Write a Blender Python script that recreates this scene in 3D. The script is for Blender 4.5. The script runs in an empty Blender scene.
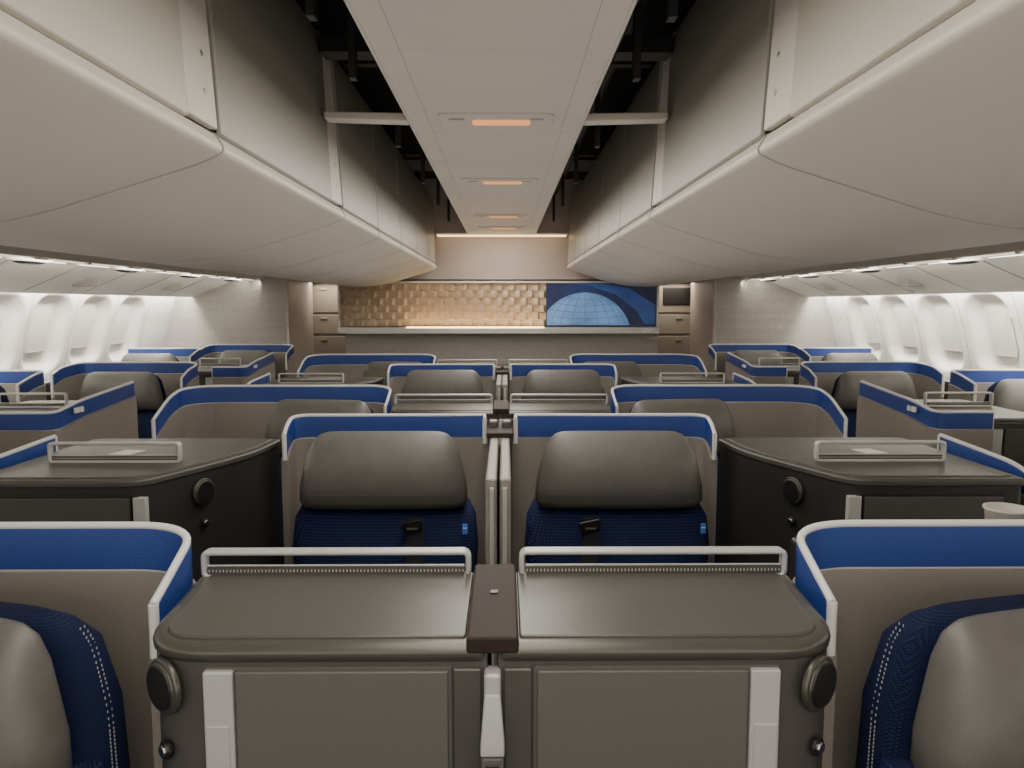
import bpy, bmesh, math
from math import sin, cos, pi, radians
from mathutils import Vector, Matrix
S=1.0; OY=0.0; DX=0.0; PAR=None
def T(v): return (v[0]*S+DX, v[1]+OY, v[2])
# ---------------------------------------------------------------- materials
def mat(name, col, rough=.5, metal=0, noise=0, nscale=30, bump=0, bscale=200, emit=None, estr=0, spec=.5, coat=0):
    m=bpy.data.materials.new(name); m.use_nodes=True; nt=m.node_tree; b=nt.nodes['Principled BSDF']
    b.inputs['Base Color'].default_value=(*col,1); b.inputs['Roughness'].default_value=rough
    b.inputs['Metallic'].default_value=metal; b.inputs['Specular IOR Level'].default_value=spec
    b.inputs['Coat Weight'].default_value=coat
    tc=nt.nodes.new('ShaderNodeTexCoord')
    if noise:
        n=nt.nodes.new('ShaderNodeTexNoise'); n.inputs['Scale'].default_value=nscale; n.inputs['Detail'].default_value=4
        r=nt.nodes.new('ShaderNodeValToRGB'); r.color_ramp.elements[0].position=.3; r.color_ramp.elements[1].position=.7
        r.color_ramp.elements[0].color=(*[c*(1-noise) for c in col],1); r.color_ramp.elements[1].color=(*[min(1,c*(1+noise)) for c in col],1)
        nt.links.new(tc.outputs['Object'],n.inputs['Vector']); nt.links.new(n.outputs['Fac'],r.inputs['Fac']); nt.links.new(r.outputs['Color'],b.inputs['Base Color'])
    if bump:
        n=nt.nodes.new('ShaderNodeTexNoise'); n.inputs['Scale'].default_value=bscale; n.inputs['Detail'].default_value=3
        bp=nt.nodes.new('ShaderNodeBump'); bp.inputs['Strength'].default_value=bump; bp.inputs['Distance'].default_value=.002
        nt.links.new(tc.outputs['Object'],n.inputs['Vector']); nt.links.new(n.outputs['Fac'],bp.inputs['Height']); nt.links.new(bp.outputs['Normal'],b.inputs['Normal'])
    if emit:
        b.inputs['Emission Color'].default_value=(*emit,1); b.inputs['Emission Strength'].default_value=estr
    return m
def brickmat(name, c1, c2, cm, scale, bw, rh, mortar, rough=.7, bump=.3, dist=.002, spec=.4, offset=.5):
    m=bpy.data.materials.new(name); m.use_nodes=True; nt=m.node_tree; b=nt.nodes['Principled BSDF']
    b.inputs['Roughness'].default_value=rough; b.inputs['Specular IOR Level'].default_value=spec
    tc=nt.nodes.new('ShaderNodeTexCoord'); sp=nt.nodes.new('ShaderNodeSeparateXYZ'); cb=nt.nodes.new('ShaderNodeCombineXYZ')
    ad=nt.nodes.new('ShaderNodeMath'); ad.operation='ADD'
    br=nt.nodes.new('ShaderNodeTexBrick'); br.offset=offset
    br.inputs['Color1'].default_value=(*c1,1); br.inputs['Color2'].default_value=(*c2,1); br.inputs['Mortar'].default_value=(*cm,1)
    br.inputs['Scale'].default_value=scale; br.inputs['Brick Width'].default_value=bw; br.inputs['Row Height'].default_value=rh
    br.inputs['Mortar Size'].default_value=mortar; br.inputs['Mortar Smooth'].default_value=.3
    L=nt.links.new
    L(tc.outputs['Object'],sp.inputs[0]); L(sp.outputs['X'],ad.inputs[0]); L(sp.outputs['Y'],ad.inputs[1])
    L(ad.outputs[0],cb.inputs['X']); L(sp.outputs['Z'],cb.inputs['Y']); L(cb.outputs[0],br.inputs['Vector'])
    L(br.outputs['Color'],b.inputs['Base Color'])
    bp=nt.nodes.new('ShaderNodeBump'); bp.inputs['Strength'].default_value=bump; bp.inputs['Distance'].default_value=dist; bp.invert=True
    L(br.outputs['Fac'],bp.inputs['Height']); L(bp.outputs['Normal'],b.inputs['Normal'])
    return m
M={}
M['taupe']=mat('shell_taupe',(.265,.238,.205),.45,0,.06,300,.1,600)
M['console']=mat('console_taupe',(.085,.080,.072),.34,.15,.05,8,.08,700)
M['console_dark']=mat('console_charcoal',(.034,.033,.031),.36,.1,.05,8,.08,700)
M['console_top']=mat('console_top_taupe',(.092,.088,.077),.33,.25,.05,6,.1,500)
M['door']=mat('cabinet_door',(.118,.110,.100),.46,.05,.04,200,.08,600)
M['door_dark']=mat('cabinet_door_dark',(.070,.066,.060),.5,0,.04,200,.08,600)
M['edge']=mat('bronze_edge',(.105,.102,.085),.3,.5)
M['silver']=mat('silver_plastic',(.55,.545,.53),.33,.25)
M['strip']=mat('strip_grey_white',(.47,.465,.455),.4,.1)
M['white']=mat('white_trim',(.72,.71,.69),.35)
M['blue']=brickmat('blue_ribbed_band',(.030,.075,.32),(.036,.088,.37),(.012,.034,.17),260,1.2,.8,.16,.35,.3,.001,.5)
M['fabric']=brickmat('navy_woven_fabric',(.003,.005,.018),(.005,.008,.028),(.016,.030,.125),120,.9,1.0,.13,.85,.4,.001,.3)
M['fabric_side']=brickmat('navy_fine_fabric',(.003,.004,.011),(.004,.006,.018),(.010,.020,.085),330,.9,1.0,.14,.9,.3,.0006,.25)
M['leather']=mat('grey_leather',(.122,.115,.104),.38,0,.07,25,.35,500)
M['black']=mat('black_plastic',(.012,.012,.013),.35)
M['matblack']=mat('void_black',(.004,.004,.004),.9)
M['strut']=mat('dark_strut',(.014,.014,.014),.6)
M['belt']=mat('seat_belt_webbing',(.02,.02,.024),.7,0,0,0,.4,900)
M['brown']=mat('brown_cap',(.032,.021,.017),.6,spec=.2)
M['chrome']=mat('chrome',(.6,.58,.52),.2,1)
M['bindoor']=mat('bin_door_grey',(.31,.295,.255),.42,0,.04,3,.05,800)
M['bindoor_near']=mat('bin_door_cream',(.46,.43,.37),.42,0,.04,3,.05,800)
M['cream']=mat('bin_cream',(.58,.545,.48),.45,0,.03,2,.15,500)
M['ceil']=mat('ceiling_panel_white',(.60,.57,.53),.5,0,.03,2,.1,500)
M['wall']=mat('sidewall_cream',(.82,.80,.75),.5,0,.02,3,.1,500)
M['shade']=mat('window_shade',(.72,.69,.63),.5)
M['seam']=mat('seam_dark',(.10,.095,.085),.7)
M['softseam']=mat('seam_soft',(.33,.31,.28),.7)
M['jointline']=mat('joint_line',(.40,.375,.33),.7)
M['carpet']=mat('carpet',(.02,.022,.035),.95,0,.4,150,.5,300)
M['weave']=brickmat('woven_bulkhead',(.50,.47,.43),(.58,.55,.50),(.30,.28,.255),45,1.8,.45,.14,.7,.8,.005)
M['bulk']=mat('bulkhead_beige',(.37,.315,.275),.55,0,.04,4)
M['galley']=mat('galley_tan',(.27,.235,.195),.5,0,.04,6)
M['gold']=mat('tufted_beige_panel',(.43,.33,.235),.42,.15,.05,30)
M['warmled']=mat('warm_led',(1,.8,.5),.5,emit=(1,.64,.28),estr=3)
M['whiteled']=mat('white_led',(1,1,1),.5,emit=(1,.95,.84),estr=4)
M['amber']=mat('amber_sign',(.9,.45,.2),.5,emit=(1,.33,.10),estr=.8)
M['navyart']=mat('art_navy',(.012,.030,.14),.3,0,.5,3)
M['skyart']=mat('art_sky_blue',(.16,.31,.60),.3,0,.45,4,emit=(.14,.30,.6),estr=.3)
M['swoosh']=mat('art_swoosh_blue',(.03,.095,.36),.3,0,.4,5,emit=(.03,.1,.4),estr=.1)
M['artline']=mat('art_line',(.08,.18,.45),.4)
M['screw']=mat('screw_metal',(.5,.45,.38),.3,.9)
M['paper']=mat('paper_white',(.8,.79,.76),.7)
M['bluetag']=mat('blue_tag',(.05,.2,.65),.6)
# ---------------------------------------------------------------- helpers
def group(name, loc=(0,0,0)):
    global PAR
    e=bpy.data.objects.new(name,None); e.empty_display_size=.1; e.location=T(loc); bpy.context.collection.objects.link(e); PAR=e; return e
def link(ob):
    bpy.context.collection.objects.link(ob)
    if PAR:
        ob.parent=PAR; ob.matrix_parent_inverse=Matrix.Translation(-PAR.location)
    return ob
def mk(name, verts, faces, m, smooth=False, bevel=0, seg=3, raw=False):
    me=bpy.data.meshes.new(name); me.from_pydata([v if raw else T(v) for v in verts],[],faces)
    bm=bmesh.new(); bm.from_mesh(me); bmesh.ops.recalc_face_normals(bm,faces=bm.faces[:])
    for f in bm.faces: f.smooth=smooth or bevel>0
    bm.to_mesh(me); bm.free()
    me.materials.append(M[m]); ob=bpy.data.objects.new(name,me)
    if bevel>0:
        b=ob.modifiers.new('bevel','BEVEL'); b.width=bevel; b.segments=seg; b.limit_method='ANGLE'; b.angle_limit=radians(40); b.harden_normals=True
    return link(ob)
def boxes(name, L, m, bevel=0, seg=3):
    V=[];F=[]
    for (x0,x1,y0,y1,z0,z1) in L:
        i=len(V); V+=[(x,y,z) for x in(x0,x1) for y in(y0,y1) for z in(z0,z1)]
        F+=[tuple(i+k for k in f) for f in((0,1,3,2),(4,6,7,5),(0,4,5,1),(2,3,7,6),(0,2,6,4),(1,5,7,3))]
    return mk(name,V,F,m,bevel=bevel,seg=seg)
def box(name,x0,x1,y0,y1,z0,z1,m,bevel=0,seg=3): return boxes(name,[(x0,x1,y0,y1,z0,z1)],m,bevel,seg)
def rnd(pts, r, closed=True, n=6):
    out=[]; N=len(pts)
    for i,p in enumerate(pts):
        ri=r[i] if isinstance(r,(list,tuple)) else r
        if (not closed and i in(0,N-1)) or ri==0: out.append(tuple(p)); continue
        P=Vector(p); A=Vector(pts[(i-1)%N]); B=Vector(pts[(i+1)%N])
        da=(A-P); db=(B-P); la=min(ri,da.length*.49); lb=min(ri,db.length*.49)
        a=P+da.normalized()*la; b=P+db.normalized()*lb
        for k in range(n+1):
            t=k/n; out.append(tuple(a*(1-t)**2+P*2*t*(1-t)+b*t*t))
    return out
def prism(name, pts, z0, z1, m, bevel=0, seg=3):
    n=len(pts); V=[(p[0],p[1],z0) for p in pts]+[(p[0],p[1],z1) for p in pts]
    F=[tuple(range(n))[::-1],tuple(range(n,2*n))]+[(i,(i+1)%n,n+(i+1)%n,n+i) for i in range(n)]
    return mk(name,V,F,m,bevel=bevel,seg=seg)
def prof(name, pts, y0, y1, m, bevel=0, caps=True, smooth=False):
    n=len(pts); V=[(p[0],y0,p[1]) for p in pts]+[(p[0],y1,p[1]) for p in pts]
    F=[(i,(i+1)%n,n+(i+1)%n,n+i) for i in range(n if caps else n-1)]
    if caps: F+=[tuple(range(n)),tuple(range(n,2*n))[::-1]]
    return mk(name,V,F,m,bevel=bevel,smooth=smooth)
def tube(name, pts, r, m, closed=False, res=3):
    cu=bpy.data.curves.new(name,'CURVE'); cu.dimensions='3D'; sp=cu.splines.new('POLY'); sp.points.add(len(pts)-1)
    for i,p in enumerate(pts): sp.points[i].co=(*T(p),1)
    sp.use_cyclic_u=closed; cu.bevel_depth=r; cu.bevel_resolution=res; cu.use_fill_caps=True; cu.materials.append(M[m])
    return link(bpy.data.objects.new(name,cu))
def loft(name, secs, m, N=36):
    V=[];F=[]
    for (cx,cy,z,hw,hd,e) in secs:
        for k in range(N):
            a=2*pi*k/N; c=cos(a); s=sin(a)
            V.append((cx+hw*math.copysign(abs(c)**(2/e),c), cy+hd*math.copysign(abs(s)**(2/e),s), z))
    n=len(secs)
    for j in range(n-1):
        for k in range(N): F.append((j*N+k,j*N+(k+1)%N,(j+1)*N+(k+1)%N,(j+1)*N+k))
    F.append(tuple(range(N))[::-1]); F.append(tuple(range((n-1)*N,n*N)))
    return mk(name,V,F,m,smooth=True)
def disc(name, c, nrm, r, dep, m, bevel=0, N=28):
    nv=Vector(nrm).normalized(); u=nv.cross(Vector((0,0,1)))
    u=Vector((1,0,0)) if u.length<.01 else u.normalized()
    w=nv.cross(u); c=Vector(c); V=[]
    for d in(0,dep):
        for k in range(N): a=2*pi*k/N; V.append(tuple(c+u*r*cos(a)+w*r*sin(a)+nv*d))
    F=[tuple(range(N)),tuple(range(N,2*N))]+[(k,(k+1)%N,N+(k+1)%N,N+k) for k in range(N)]
    return mk(name,V,F,m,bevel=bevel,seg=2)
# ---------------------------------------------------------------- components
def shell(path, zb=.25, th=.022, bandh=.062, endh=.13):
    P=[Vector(p) for p in path]; n=len(P); nr=[]
    for i in range(n):
        a=P[max(0,i-1)]; b=P[min(n-1,i+1)]; d=Vector((b.x-a.x,b.y-a.y)); d.normalize(); nr.append(Vector((-d.y,d.x)))
    def wall(name,off0,off1,t,m,absb=None):
        V=[];F=[]
        for i in range(n):
            for sgn in(-1,1):
                x=P[i].x+nr[i].x*t/2*sgn; y=P[i].y+nr[i].y*t/2*sgn
                V.append((x,y,absb if absb is not None else P[i].z-off1)); V.append((x,y,P[i].z-off0))
        for i in range(n-1):
            a=4*i; b=4*(i+1)
            F+=[(a,b,b+1,a+1),(a+2,a+3,b+3,b+2),(a,a+2,b+2,b),(a+1,b+1,b+3,a+3)]
        F+=[(0,1,3,2),(4*n-4,4*n-2,4*n-1,4*n-3)]
        return mk(name,V,F,m)
    wall('panel',bandh+.012,0,th,'taupe',absb=zb)
    wall('blue_band',.004,bandh+.008,th*.55,'blue')
    tube('top_trim',[tuple(p) for p in P],.0062,'white')
    tube('band_trim',[(p.x,p.y,p.z-bandh-.01) for p in P],.004,'white')
    for q in(P[0],P[-1]): tube('end_trim',[(q.x,q.y,q.z),(q.x,q.y,q.z-endh)],.0075,'white')
def rail(x0,x1,y,z0=1.174,z1=1.213):
    """raised metal grab rail: open frame over a slim perforated band"""
    pts=rnd([(x0,z0),(x1,z0),(x1,z1),(x0,z1)],.010)
    tube('rail_frame',[(p[0],y,p[1]) for p in pts],.0048,'silver',closed=True)
    tube('rail_back',[(p[0],y+.012,p[1]) for p in pts],.0040,'silver',closed=True)
    lo,hi=min(x0,x1)+.006,max(x0,x1)-.006
    boxes('rail_grille',[(lo,hi,y-.002,y+.002,z0+.002,z0+.016)],'console_top')
    n=int((hi-lo)/.0055)
    boxes('rail_perforation',[(lo+(k+.3)*(hi-lo)/n,lo+(k+.6)*(hi-lo)/n,y-.0028,y+.0028,z0+.008,z0+.012) for k in range(n)],'silver')
    tube('rail_lower',[(lo,y,z0+.018),(hi,y,z0+.018)],.0016,'silver')
def seat(cx,y,zt,w=.235,belt=True,stitch=False,bside=1,rot=0,bol=.22):
    g=group('airplane_seat',(cx,y,0))
    k=w/.235
    loft('headrest',[(cx,y,zt-.222,.20*k,.02,3.2),(cx,y-.002,zt-.216,.232*k,.045,3.6),(cx,y-.006,zt-.195,.245*k,.06,3.6),(cx,y-.007,zt-.15,.243*k,.066,3.4),
        (cx,y-.005,zt-.10,.232*k,.064,3.2),(cx,y+.0,zt-.055,.219*k,.058,3.2),(cx,y+.006,zt-.024,.204*k,.046,3),(cx,y+.009,zt-.008,.188*k,.030,2.8),(cx,y+.01,zt,.165*k,.010,2.4)],'leather')
    tube('headrest_seam',[(cx+(-.22+.44*t/20)*k,y-.0715+.012*abs(t/10-1)**3,zt-.17) for t in range(21)],.0007,'seam')
    loft('back_cushion',[(cx,y+.02,.45,.2*k,.06,3.5),(cx,y+.02,.5,.25*k,.075,3.5),(cx,y+.02,.9,.275*k,.075,3.5),(cx,y+.03,zt-.25,.268*k,.06,3.5),(cx,y+.05,zt-.215,.25*k,.045,3.5)],'fabric')
    b=bol/.262
    loft('back_bolster',[(cx,y+.10,.45,.24*k*b,.06,3),(cx,y+.10,.9,.262*k*b,.065,3),(cx,y+.095,zt-.15,.258*k*b,.065,3),(cx,y+.09,zt-.06,.235*k*b,.055,3),(cx,y+.08,zt-.03,.21*k*b,.042,2.8),(cx,y+.08,zt-.015,.17*k*b,.018,2.6)],'fabric_side')
    prism('seat_cushion',rnd([(cx-.26*k,y-.5),(cx+.26*k,y-.5),(cx+.26*k,y+.02),(cx-.26*k,y+.02)],.06),.38,.5,'fabric',.03)
    prism('seat_base',rnd([(cx-.22*k,y-.42),(cx+.22*k,y-.42),(cx+.22*k,y+.1),(cx-.22*k,y+.1)],.04),0,.38,'black',.01)
    for s in(-1,1):
        box('armrest_%d'%(1 if s<0 else 2),cx+s*.285*k-.022,cx+s*.285*k+.022,y-.42,y-.06,.4,.66,'console',.015)
    if belt:
        bx=cx+bside*.085
        pts=[(bx+.012,y-.07,zt-.235),(bx+.010,y-.072,zt-.3),(bx+.002,y-.072,zt-.42),(bx-.02,y-.09,.6),(bx-.03,y-.12,.515)]
        V=[];F=[]
        for i,p in enumerate(pts): V+=[(p[0]-.024,p[1],p[2]),(p[0]+.024,p[1],p[2]),(p[0]+.024,p[1]+.004,p[2]),(p[0]-.024,p[1]+.004,p[2])]
        for i in range(len(pts)-1):
            for q in range(4): F.append((4*i+q,4*i+(q+1)%4,4*i+4+(q+1)%4,4*i+4+q))
        F+=[(0,1,2,3),(len(V)-4,len(V)-3,len(V)-2,len(V)-1)]
        mk('belt_strap',V,F,'belt')
        mk('belt_buckle',[(bx-.03,y-.09,zt-.245),(bx+.03,y-.09,zt-.232),(bx+.034,y-.088,zt-.262),(bx-.018,y-.088,zt-.28),(bx-.03,y-.066,zt-.245),(bx+.03,y-.066,zt-.232),(bx+.034,y-.066,zt-.262),(bx-.018,y-.066,zt-.28)],[(0,1,2,3),(4,5,6,7),(0,1,5,4),(1,2,6,5),(2,3,7,6),(3,0,4,7)],'black',bevel=.004)
        box('belt_slot',bx-.010,bx+.02,y-.0925,y-.089,zt-.262,zt-.258,'screw')
        box('seat_tag',cx+.232*k,cx+.247*k,y-.062,y-.056,zt-.285,zt-.255,'bluetag',.002)
        box('seat_tag_white',cx+.234*k,cx+.245*k,y-.0635,y-.061,zt-.268,zt-.265,'white')
    if stitch:
        V=[];F=[]
        for off in(0,.008):
            L=[(zz,hw,hd) for zz,hw,hd in [(.7,.262,.055),(.9,.262,.055),(zt-.15,.258,.055),(zt-.06,.236,.05),(zt-.035,.215,.038)]]
            for s in(-1,1):
                P=[(cx+s*(hw*k*b+.0003),y+.085+off,zz) for zz,hw,hd in L]
                P=rnd(P,.03,closed=False)
                for i in range(len(P)-1):
                    a=Vector(P[i]);bb=Vector(P[i+1]);nn=max(1,int((bb-a).length/.0055))
                    for j in range(nn):
                        c=a.lerp(bb,(j+.5)/nn); q=len(V)
                        V+=[(c.x+dx*.0006,c.y+dy*.0006,c.z+dz*.0018) for dx in(-1,1) for dy in(-1,1) for dz in(-1,1)]
                        F+=[tuple(q+u for u in f) for f in((0,1,3,2),(4,6,7,5),(0,4,5,1),(2,3,7,6),(0,2,6,4),(1,5,7,3))]
        mk('stitching',V,F,'silver')
    g.rotation_euler=(0,0,radians(rot))
def speaker(c,n,r=.03):
    c=Vector(c); nv=Vector(n).normalized()
    disc('speaker_bezel',c-nv*.006,n,r*1.22,.010,'edge',.004)
    disc('speaker_ring',c-nv*.002,n,r*1.04,.0085,'edge',.003)
    disc('speaker_grille',c-nv*.002,n,r*.98,.0105,'black',.002)
    disc('light_button_ring',c+Vector((0,0,-.085))-nv*.003,n,.0125,.007,'black',.002)
    disc('light_button',c+Vector((0,0,-.085))-nv*.002,n,.008,.010,'chrome',.002)
def centre_console(yf):
    global S
    group('centre_console',(0,yf+.13,0))
    ow=S
    for s in(-1,1):
        S=s
        body=rnd([(.006,yf),(.445,yf),(.465,yf+.265),(.006,yf+.265)],[0,.085,.02,0],n=8)
        prism('body',body,0,1.164,'console',.004)
        top=rnd([(.006,yf-.004),(.449,yf-.004),(.469,yf+.268),(.006,yf+.268)],[0,.09,.02,0],n=8)
        prism('top_edge',top,1.150,1.176,'edge',.012,4)
        tray=rnd([(.034,yf+.018),(.428,yf+.018),(.448,yf+.255),(.034,yf+.255)],[.005,.055,.02,.005],n=8)
        prism('top_tray',tray,1.17,1.1795,'console_top',.003)
        box('cabinet_recess',.052,.362,yf-.0025,yf+.01,.2,1.148,'seam')
        box('cabinet_door',.056,.322,yf-.009,yf+.01,.2,1.144,'door',.002)
        box('cabinet_strip',.3245,.362,yf-.0105,yf+.01,.2,1.145,'strip',.003)
        box('strip_latch',.330,.3585,yf-.0125,yf-.01,.2,1.075,'silver',.0015)
        box('inner_panel',.014,.05,yf-.006,yf+.01,.2,1.146,'console',.003)
        speaker((.418,yf+.008,1.118),(.62,-.78,0),.030)
    S=1
    box('centre_cap',-.033,.033,yf-.006,yf+.27,1.165,1.187,'brown',.004)
    box('cap_button',-.006,.006,yf+.14,yf+.152,1.187,1.189,'black',.001)
    box('centre_spine',-.0105,.0105,yf-.02,yf+.01,.2,1.145,'strip',.005)
    mk('spine_handle',[(-.010,yf-.022,1.12),(.010,yf-.022,1.12),(.015,yf-.034,1.06),(.015,yf-.034,1.045),(-.015,yf-.034,1.045),(-.015,yf-.034,1.06),(-.010,yf-.01,1.12),(.010,yf-.01,1.12),(.015,yf-.01,1.06),(.015,yf-.01,1.045),(-.015,yf-.01,1.045),(-.015,yf-.01,1.06)],
       [(0,1,2,5),(5,2,3,4),(6,7,8,11),(11,8,9,10),(0,1,7,6),(1,2,8,7),(2,3,9,8),(3,4,10,9),(4,5,11,10),(5,0,6,11)],'strip',bevel=.003)
    box('handset',-.0145,.0145,yf-.032,yf-.01,.5,1.0435,'door',.004)
    boxes('handset_buttons',[(-.009,.009,yf-.034,yf-.031,z,z+.011) for z in(1.024,1.008,.985,.965)],'black',.002)
    for s in(-1,1):
        S=s; rail(.042,.458,yf+.25)
    S=ow
def side_console(yf):
    group('side_console',(1.05,yf+.3,0))
    poly=rnd([(1.31,yf),(.88,yf),(.725,yf+.36),(.712,yf+.6),(1.31,yf+.6)],[.02,.07,.15,.02,.02],n=8)
    prism('body',poly,0,1.155,'console_dark',.004)
    top=rnd([(1.315,yf-.004),(.877,yf-.004),(.72,yf+.36),(.706,yf+.6),(1.315,yf+.6)],[.02,.07,.15,.02,.02],n=8)
    prism('top_edge',top,1.150,1.170,'console',.007,4)
    tray=rnd([(1.30,yf+.02),(.895,yf+.02),(.745,yf+.36),(.73,yf+.585),(1.30,yf+.585)],[.02,.06,.15,.02,.02],n=8)
    prism('top_tray',tray,1.165,1.1735,'console_top',.003)
    box('cabinet_recess',.89,1.26,yf-.003,yf+.01,.3,1.13,'black')
    box('cabinet_strip',.868,.900,yf-.010,yf+.01,.3,1.128,'strip',.003)
    box('strip_latch',.874,.895,yf-.012,yf-.01,.3,1.06,'silver',.0015)
    box('cabinet_door',.908,1.255,yf-.009,yf+.01,.3,1.126,'door_dark',.003)
    speaker((.795,yf+.17,1.10),(-.92,-.39,0),.030)
    rail(.87,1.22,yf+.2,1.176,1.226)
    group('cocktail_napkin',(1.08,yf+.32,1.17))
    prism('sheet',[(1.06,yf+.3),(1.12,yf+.31),(1.10,yf+.38),(1.04,yf+.37)],1.1737,1.1755,'paper')
def aisle_shell_short(yf):
    group('console_privacy_panel',(1.335,yf+.3,0))
    shell(rnd([(1.345,yf+.44,1.205),(1.345,yf+.1,1.19),(1.345,yf+.02,1.17)],.05,closed=False),zb=.2,th=.018,bandh=.05,endh=.06)
def shellA(yb):
    group('seat_privacy_shell',(.9,yb,0))
    p=rnd([(.486,yb-.14,1.175),(.480,yb-.09,1.205),(.476,yb,1.25),(1.37,yb,1.25),(1.37,yb-.17,1.22),(1.37,yb-.32,1.15)],[0,.04,.10,.19,.05,0],closed=False,n=10)
    shell(p,endh=.078)
def shellB(yb):
    group('seat_privacy_shell',(.36,yb,0))
    p=rnd([(.05,yb-.015,1.235),(.05,yb,1.245),(.668,yb,1.245),(.668,yb-.07,1.228),(.668,yb-.11,1.20)],[0,0,.06,.04,0],closed=False,n=9)
    shell(p,endh=.08)
# ---------------------------------------------------------------- room shell
P=2.13
YB=-1.6; YE=7.4
group('floor'); box('carpet',-3.1,3.1,YB,YE+1.2,-.03,0,'carpet')
PAR=None
for s,nm in((-1,'left'),(1,'right')):
    S=s; OY=0
    prf=[(2.87,1.86),(2.90,1.7),(2.985,1.45),(3.06,1.15),(3.1,.85),(3.1,0)]
    def wx(z):
        for (xa,za),(xb,zb_) in zip(prf,prf[1:]):
            if z<=za and z>=zb_: t=(za-z)/(za-zb_); return xa+(xb-xa)*t
        return 2.87
    wins=[2.95,3.5,4.1,4.66,5.22,5.78,6.34] if s>0 else [2.95,3.5,4.05,4.6,5.12,5.66,6.2]
    zs=[0,.4,.8,.95]+[1.0+.0125*i for i in range(69)]
    ys=[YB+.02*i for i in range(int((YE-YB)/.02)+1)]
    def dep(y,z):
        best=0
        for w in wins:
            if abs(y-w)>.3: continue
            dx=max(abs(y-w)-.065,0); dz=max(abs(z-1.41)-.11,0); d=math.hypot(dx,dz)-.12
            t=min(max((.04-d)/.075,0),1); best=max(best,t*t*(3-2*t)*.07)
        return best
    V=[(wx(z)+dep(y,z),y,z) for y in ys for z in zs]; n=len(zs)
    F=[(i*n+j,(i+1)*n+j,(i+1)*n+j+1,i*n+j+1) for i in range(len(ys)-1) for j in range(n-1)]
    mk('wall_'+nm,V,F,'wall',smooth=True)
    for k,w in enumerate(wins):
        group('window_%d'%(k+1+(0 if s<0 else 10)),(2.99,w,1.41))
        pts=rnd([(-.115,-.16),(.115,-.16),(.115,.16),(-.115,.16)],.1,n=6)
        V=[(wx(1.41+b)+.062,w+a,1.41+b) for a,b in pts]
        mk('shade',V,[tuple(range(len(V)))],'shade')
        tube('shade_lip',[(wx(1.30)+.058,w-.09,1.29),(wx(1.30)+.058,w+.09,1.29)],.004,'softseam')
        PAR=None
    group('trim_%d'%(1 if s<0 else 2))
    for w in wins: tube('panel_joint',[(wx(z)+.001,w+.28,z) for z in(1.8,1.7,1.45,1.15,.85,.1)],.0025,'softseam')
    group('passenger_service_rail',(2.4,3,1.8))
    prof('upper_panel',[(2.34,1.835),(2.45,1.785),(2.70,1.682),(2.76,1.668),(2.77,1.684),(2.45,1.85),(2.36,1.88)],YB,YE,'wall',.004)
    prof('rail_body',[(2.11,1.86),(2.14,1.822),(2.21,1.814),(2.30,1.82),(2.33,1.86),(2.3,1.92),(2.14,1.92)],YB,YE,'cream',.006)
    prof('led_strip',[(2.272,1.8155),(2.338,1.826),(2.338,1.846),(2.28,1.83)],YB,YE-.02,'whiteled')
    for k in range(12):
        y=.4+k*.62
        if k%2: boxes('vent_slots',[(2.5,2.6,y+j*.02,y+j*.02+.006,1.712,1.767) for j in range(6)],'softseam')
        tube('panel_joint',[(2.345,y+.3,1.832),(2.45,y+.3,1.782),(2.70,y+.3,1.68)],.002,'softseam')
    for y in(2.75,3.7,4.65,5.55,6.4):
        loft('reading_light_dark',[(2.22,y,1.792,.03,.07,2),(2.22,y,1.798,.045,.10,2),(2.22,y,1.808,.05,.11,2),(2.22,y,1.82,.05,.11,2)],'black')
        loft('reading_light_bezel',[(2.22,y,1.803,.055,.13,2),(2.22,y,1.808,.064,.16,2),(2.22,y,1.82,.064,.17,2)],'white')
    boxes('psu_joints',[(2.14,2.27,y,y+.006,1.8105,1.84) for y in [.5+.45*i for i in range(15)]],'softseam')
    PAR=None
    group('ceiling_cove_'+nm); box('cover',2.1,2.95,YB,YE,1.95,1.97,'matblack'); PAR=None
    segs=[(-1.5,-.4,-.39),(-.38,.6,.61),(.62,1.62,1.79),(1.80,2.93,3.115),(3.13,3.97,3.98),(3.99,4.83,4.84),(4.85,5.69,5.70),(5.71,6.50,6.51),(6.52,7.25,7.26)]
    bp=rnd([(.625,1.985),(.600,1.945),(.66,1.918),(1.10,1.782),(1.40,1.765),(1.62,1.80),(1.95,1.845),(2.10,1.862),(2.10,1.95),(.70,1.995)],[.01,.02,.03,.15,.1,.05,0,0,0,0])
    for i,(a,b,b2) in enumerate(segs):
        group('overhead_bin',(1.3,(a+b)/2,2.2))
        prof('bin_bottom',bp,a+.001,b2-.001,'cream',.004)
        tube('bottom_joint',[(p[0],b2+.004,p[1]+.0012) for p in bp if p[1]<1.99 and p[0]<2.099],.0022,'jointline')
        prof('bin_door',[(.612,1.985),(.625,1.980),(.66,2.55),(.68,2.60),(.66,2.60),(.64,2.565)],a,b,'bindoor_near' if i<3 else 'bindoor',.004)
        prof('bin_box',[(.64,1.99),(2.05,1.96),(2.05,2.5),(.69,2.58)],a+.01,b-.01,'bindoor')
        PAR=None
    for k,(a,b) in enumerate([(1.63,1.79),(2.94,3.12)]):
        group('bin_support_strip',(.65,a,2.2))
        prof('strip',[(.616,1.992),(.639,1.992),(.675,2.6),(.652,2.6)],a,b,'cream',.004)
        for z in(2.06,2.14,2.27,2.35,2.5): disc('screw',(.618+(z-1.985)*.0585,(a+b)/2+.02,z),(-1,0,0.06),.007,.004,'screw',.001)
        PAR=None
    group('ceiling_cross_beam',(.5,2.85,2.27)); prof('beam',[(.316,2.25),(.612,2.258),(.614,2.285),(.316,2.28)],2.82,2.89,'cream',.006)
    boxes('beam_dark',[(.3,.63,2.86,2.96,2.5,2.56)],'strut'); PAR=None
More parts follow.
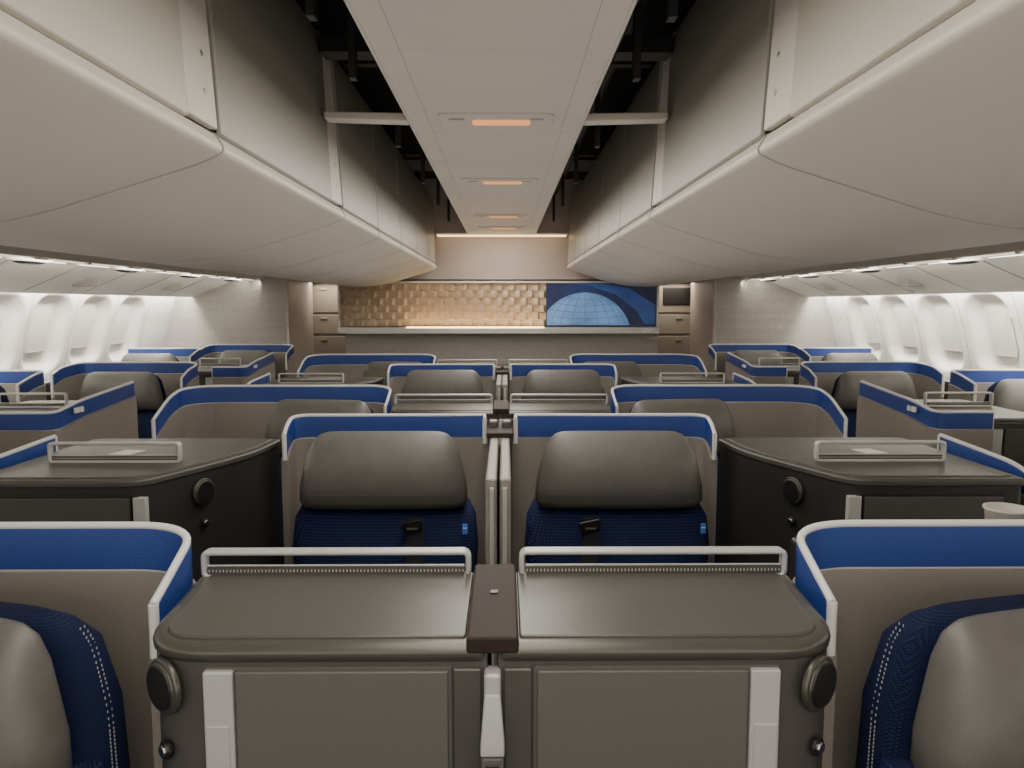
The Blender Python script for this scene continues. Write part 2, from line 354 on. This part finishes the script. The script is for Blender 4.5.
    group('ceiling_framework',(.45,3,2.7))
    for y in(.9,1.9,2.4,3.4,4.4,5.4,6.4):
        boxes('strut',[(.28,.9,y,y+.05,2.62,2.68),(.42,.44,y,y+.04,2.28,2.8)],'strut')
    tube('pipe_1',[(.5,YB,2.66),(.5,YE,2.66)],.03,'strut'); tube('pipe_2',[(.42,YB,2.5),(.42,YE,2.5)],.012,'strut')
    PAR=None
S=1
group('ceiling')
segy=[-1.6,-.7,.2,1.1,2.05,3.0,3.6,4.3,5.0,5.7,6.45,7.25]
boxes('panel',[(-.31,.31,a+.002,b-.002,2.25,2.275) for a,b in zip(segy,segy[1:])],'ceil',.003)
for s in(-1,1):
    tube('edge_lip_%d'%(s+2),[(.31*s,YB,2.252),(.31*s,7.25,2.252)],.006,'ceil')
    tube('inner_line_%d'%(s+2),[(.24*s,YB,2.2505),(.24*s,7.25,2.2505)],.001,'softseam')
boxes('backing',[(-.29,.29,YB,7.25,2.262,2.30)],'softseam')
box('void_top',-3.1,3.1,YB,YE+1.2,2.95,3.0,'matblack')
PAR=None
for y in(2.8,4.15,5.75,6.6):
    group('ceiling_light_unit',(0,y,2.25))
    prism('plate',rnd([(-.2,y-.10),(.2,y-.10),(.2,y+.10),(-.2,y+.10)],.03),2.243,2.252,'ceil',.003)
    boxes('slot',[(-.165,-.11,y-.05,y-.03,2.2415,2.244),(.12,.165,y-.05,y-.03,2.2415,2.244)],'softseam',.001)
    prism('sign',rnd([(-.085,y-.03),(.12,y-.03),(.12,y+.045),(-.085,y+.045)],.02),2.2405,2.244,'amber')
    PAR=None
group('wall_rear'); box('panel',-3.1,3.1,YB-.05,YB,0,2.95,'bulk'); PAR=None
group('wall_bulkhead')
box('centre_panel',-1.5,1.5,YE,YE+.05,0,2.95,'weave')
box('upper_curve',-1.5,1.5,YE-.02,YE,1.84,2.95,'bulk',.005)
box('header',-3.1,3.1,YE,YE+.05,1.83,2.95,'bulk')
box('back',-3.1,3.1,YE+1.15,YE+1.2,0,2.95,'bulk')
PAR=None
for s,nm in((-1,'left'),(1,'right')):
    S=s
    group('wall_bulkhead_'+nm); box('panel',1.93,3.1,YE-.45,YE-.4,0,1.87,'weave',.01)
    box('edge_post',1.9,1.935,YE-.46,YE+.4,0,1.85,'bulk',.01); PAR=None
    group('galley_cabinet',(1.75,YE+.9,0))
    box('carcass',1.45,2.2,YE+.6,YE+1.1,0,2.0,'galley',.01)
    for z0,z1 in((.1,.75),(.78,1.28),(1.30,1.5),(1.52,1.80)):
        box('panel',1.55,2.12,YE+.585,YE+.6,z0,z1,'galley',.008)
        box('latch',1.8,1.87,YE+.575,YE+.586,z1-.05,z1-.03,'screw',.003)
    if s>0: box('oven_screen',1.66,2.0,YE+.57,YE+.586,1.6,1.78,'black',.01)
    PAR=None
S=1
group('cove_light',(0,7.3,2.25)); box('strip',-.6,.6,7.29,7.31,2.235,2.25,'warmled'); box('holder',-.62,.62,7.28,7.4,2.25,2.27,'ceil',.003); PAR=None
group('feature_wall_panel',(0,YE-.06,1.57))
x0,x1,z0,z1=-1.53,1.47,1.40,1.805
boxes('frame',[(x0-.02,x1+.02,YE-.08,YE-.001,z1,z1+.02),(x0-.02,x1+.02,YE-.11,YE-.001,z0-.07,z0-.01),(x0-.02,x0,YE-.08,YE-.001,z0-.05,z1),(x1,x1+.02,YE-.08,YE-.001,z0-.05,z1)],'silver',.004)
gx1=.42
NX,NZ=440,90; V=[]
for j in range(NZ+1):
    for i in range(NX+1):
        u=i/NX; v=j/NZ; a=u*17; b=v*6
        row=int(min(b,5.999)); aa=a+.5*(row%2)
        fa=(aa%1); fb=(b%1)
        h=.046*(fa if fa<.8 else (1-fa)*4)*(1-fb)**.8*(1.2) +.01*fb
        V.append((x0+(gx1-x0)*u, YE-.03-h, z0+(z1-z0)*v))
F=[(j*(NX+1)+i,j*(NX+1)+i+1,(j+1)*(NX+1)+i+1,(j+1)*(NX+1)+i) for j in range(NZ) for i in range(NX)]
mk('tufted_relief',V,F,'gold')
box('gold_light_strip',-.9,gx1-.02,YE-.105,YE-.095,z0-.012,z0-.004,'warmled')
box('art_backing',gx1,x1,YE-.055,YE-.03,z0,z1,'navyart')
gc=(.79,1.27); R=.45
def inart(x,z): return (min(max(x,gx1+.01),x1-.01),min(max(z,z0+.005),z1-.005))
ang=[pi*k/90 for k in range(91)]
pl=[(gc[0]+R*cos(a),gc[1]+R*sin(a)) for a in ang]
pl=[inart(*p) for p in pl if p[1]>z0]
pl=[pl[i] for i in range(len(pl)) if i==0 or pl[i]!=pl[i-1]]
if pl[-1][1]>z0+.01: pl.append((gx1+.01,z0+.005))
mk('globe_art',[(x,YE-.058,z) for x,z in pl],[tuple(range(len(pl)))],'skyart')
for k in range(-5,6):
    m_=[]
    for j in range(41):
        a=pi*j/40; x=gc[0]+R*sin(k*.29)*sin(a); z=gc[1]+R*cos(a)
        if z>z0+.005 and x>gx1+.01 and z<z1-.005: m_.append((x,YE-.059,z))
    if len(m_)>1: tube('meridian',m_,.0018,'artline',res=1)
for zz in(.17,.23,.29,.35,.41):
    h=math.sqrt(R*R-zz*zz)
    m_=[(gc[0]+h*(t/12-1),YE-.059,gc[1]+zz-.03*(1-(t/12-1)**2)) for t in range(25)]
    m_=[p for p in m_ if p[0]>gx1+.01 and p[2]>z0]
    tube('parallel',m_,.0018,'artline',res=1)
sw=[(.55,1.80),(.8,1.79),(1.08,1.70),(1.28,1.55),(1.36,1.42),(1.46,1.42),(1.46,1.6),(1.2,1.76),(.95,1.80)]
mk('swoosh_art',[(x,YE-.0565,z) for x,z in sw],[tuple(range(len(sw)))],'swoosh')
box('name_plate',1.33,1.42,YE-.115,YE-.11,1.345,1.36,'paper')
PAR=None
# ---------------------------------------------------------------- centre block
DX=.014
for r in range(3):
    OY=P*r
    S=1; centre_console(.93)
    for s in(-1,1):
        S=s; shellA(1.205)
        S=1
        if r==0: seat(s*.785,.99,1.192,.225,belt=False,stitch=True,rot=s*12,bol=.25)
        else: seat(s*.735,.99,1.215,.225,belt=False,rot=s*8,bol=.22)
        PAR=None
for r in range(2):
    OY=P*r
    for s in(-1,1):
        S=s; shellB(2.47); side_console(1.87); aisle_shell_short(1.87)
        S=1; seat(-.335 if s<0 else .345,2.2,1.235,.232,belt=True,bside=(1 if s<0 else -1.1)); S=s
    S=1
    group('suite_divider',(0,2.2,0))
    boxes('panel',[(-.03,-.003,1.75,2.44,.1,1.20),(.003,.03,1.75,2.44,.1,1.20)],'taupe',.006)
    boxes('post',[(-.036,-.006,2.41,2.45,.1,1.235),(.006,.036,2.41,2.45,.1,1.235)],'console',.006)
    boxes('edge',[(-.02,-.01,1.742,1.752,.3,1.18),(.01,.02,1.742,1.752,.3,1.18)],'silver',.002)
    box('cap',-.04,.04,2.3,2.45,1.2,1.215,'brown',.003)
    PAR=None
DX=0
# ---------------------------------------------------------------- window blocks
def partition(yf):
    group('aisle_partition',(1.66,yf+.3,0))
    shell(rnd([(1.86,yf+.0,1.20),(1.645,yf,1.20),(1.645,yf+.18,1.225),(1.67,yf+.66,1.25)],[0,.04,.05,0],closed=False),zb=.1,th=.03,bandh=.055)
    boxes('row_plate',[(1.622,1.629,yf+.10,yf+.13,1.185,1.205),(1.622,1.629,yf+.14,yf+.16,1.185,1.205)],'paper')
def window_console(yf):
    group('window_side_console',(1.9,yf+.4,0))
    poly=rnd([(1.675,yf+.03),(2.12,yf+.03),(2.12,yf+.62),(1.70,yf+.62)],.03)
    prism('body',poly,0,1.155,'console_dark',.004); prism('top',poly,1.15,1.172,'console_top',.008)
    box('cabinet_strip',1.88,1.92,yf+.022,yf+.04,.3,1.13,'strip',.002)
    box('cabinet_door',1.93,2.1,yf+.022,yf+.04,.3,1.13,'door_dark',.002)
    rail(1.80,2.08,yf+.35,1.176,1.232)
for s in(-1,1):
    for r in range(-1,3):
        OY=P*r; S=s
        group('seat_privacy_shell',(2.2,4.72-P,0))
        yb=4.72-P
        shell(rnd([(1.83,yb-.30,1.18),(1.83,yb-.2,1.22),(1.83,yb,1.25),(2.57,yb,1.25),(2.57,yb-.2,1.235),(2.57,yb-.3,1.2)],[0,.04,.1,.08,.04,0],closed=False),bandh=.058)
        S=1; seat(s*2.19,yb-.27,1.215,.225,belt=False); S=s
        group('window_ledge_console',(2.82,yb-.2,0))
        poly=rnd([(2.62,yb-.55),(3.03,yb-.55),(3.03,yb-.02),(2.62,yb-.02)],.03)
        prism('body',poly,0,1.14,'console_dark',.004); prism('top',poly,1.135,1.155,'console_top',.008)
        rail(2.68,2.98,yb-.3,1.162,1.21)
        PAR=None
    for r in range(0,3):
        OY=P*r; S=s
        if 2.85+P*r>6.5: continue
        partition(2.85); window_console(2.85)
        yb=4.12
        group('seat_privacy_shell',(2.8,yb,0))
        shell(rnd([(2.42,yb-.25,1.2),(2.42,yb-.1,1.24),(2.42,yb,1.25),(3.02,yb,1.25)],[0,.04,.07,0],closed=False),bandh=.058)
        S=1; seat(s*2.74,yb-.25,1.225,.225,belt=False); S=s
        PAR=None
OY=0
S=1
group('cup_ledge',(1.0,1.4,0)); box('ledge',.6,1.30,1.235,1.5,.95,1.14,'console_dark',.01); PAR=None
group('paper_cup',(.955,1.4,1.14))
loft('cup_body',[(.955,1.38,1.141,.028,.028,2),(.955,1.38,1.222,.036,.036,2),(.955,1.38,1.225,.039,.039,2),(.955,1.38,1.229,.039,.039,2),(.955,1.38,1.229,.034,.034,2),(.955,1.38,1.16,.03,.03,2)],'cream')
PAR=None
# ---------------------------------------------------------------- lights
def area(name,loc,rot,sx,sy,w,col=(1,.94,.86),spread=180):
    l=bpy.data.lights.new(name,'AREA'); l.shape='RECTANGLE'; l.size=sx; l.size_y=sy; l.energy=w; l.color=col; l.spread=radians(spread)
    o=bpy.data.objects.new(name,l); o.location=loc; o.rotation_euler=[radians(a) for a in rot]; bpy.context.collection.objects.link(o); return o
L=YE-YB
for s in(-1,1):
    area('wall_wash_light',(2.80*s,2.9,1.76),(0,-12*s,0),.05,L-.2,112,(1,.955,.87))
    area('service_rail_light',(2.15*s,2.9,1.795),(0,-72*s,0),.03,L-.2,15,(1,.92,.78))
area('overhead_fill',(0,2.8,2.235),(0,0,0),.5,8.6,70)  # added unseen area lamp below the ceiling panel for general illumination
area('cabin_bounce_light',(0,3.2,1.32),(180,0,0),2.2,7.4,22,(1,.90,.78))
area('rear_fill',(0,-1.45,1.3),(80,0,0),4.5,1.6,32)  # added lamp behind the camera, brightens the cabin ahead of it
area('feature_wall_light',(-.25,YE-.13,1.385),(180-15,0,0),1.3,.03,3.6,(1,.66,.30))
area('bulkhead_fill',(0,YE-.5,2.2),(35,0,0),1.0,.1,3.0,(1,.80,.62))  # added fill lamp with no fixture, lifts the bulkhead around the art panel
area('galley_light',(1.72,YE+.4,1.82),(0,0,0),.4,.3,4,(1,.85,.68)); area('galley_light',(-1.72,YE+.4,1.82),(0,0,0),.4,.3,4,(1,.85,.68))
w=bpy.data.worlds.new('world'); bpy.context.scene.world=w; w.use_nodes=True
w.node_tree.nodes['Background'].inputs[0].default_value=(.8,.8,.85,1); w.node_tree.nodes['Background'].inputs[1].default_value=.3
cam=bpy.data.cameras.new('camera'); co=bpy.data.objects.new('camera',cam); bpy.context.collection.objects.link(co)
co.location=(.03,0,1.6); co.rotation_euler=(radians(90-5.86),0,radians(-.52)); cam.lens=27.07; cam.sensor_width=36; cam.clip_start=.02
bpy.context.scene.camera=co
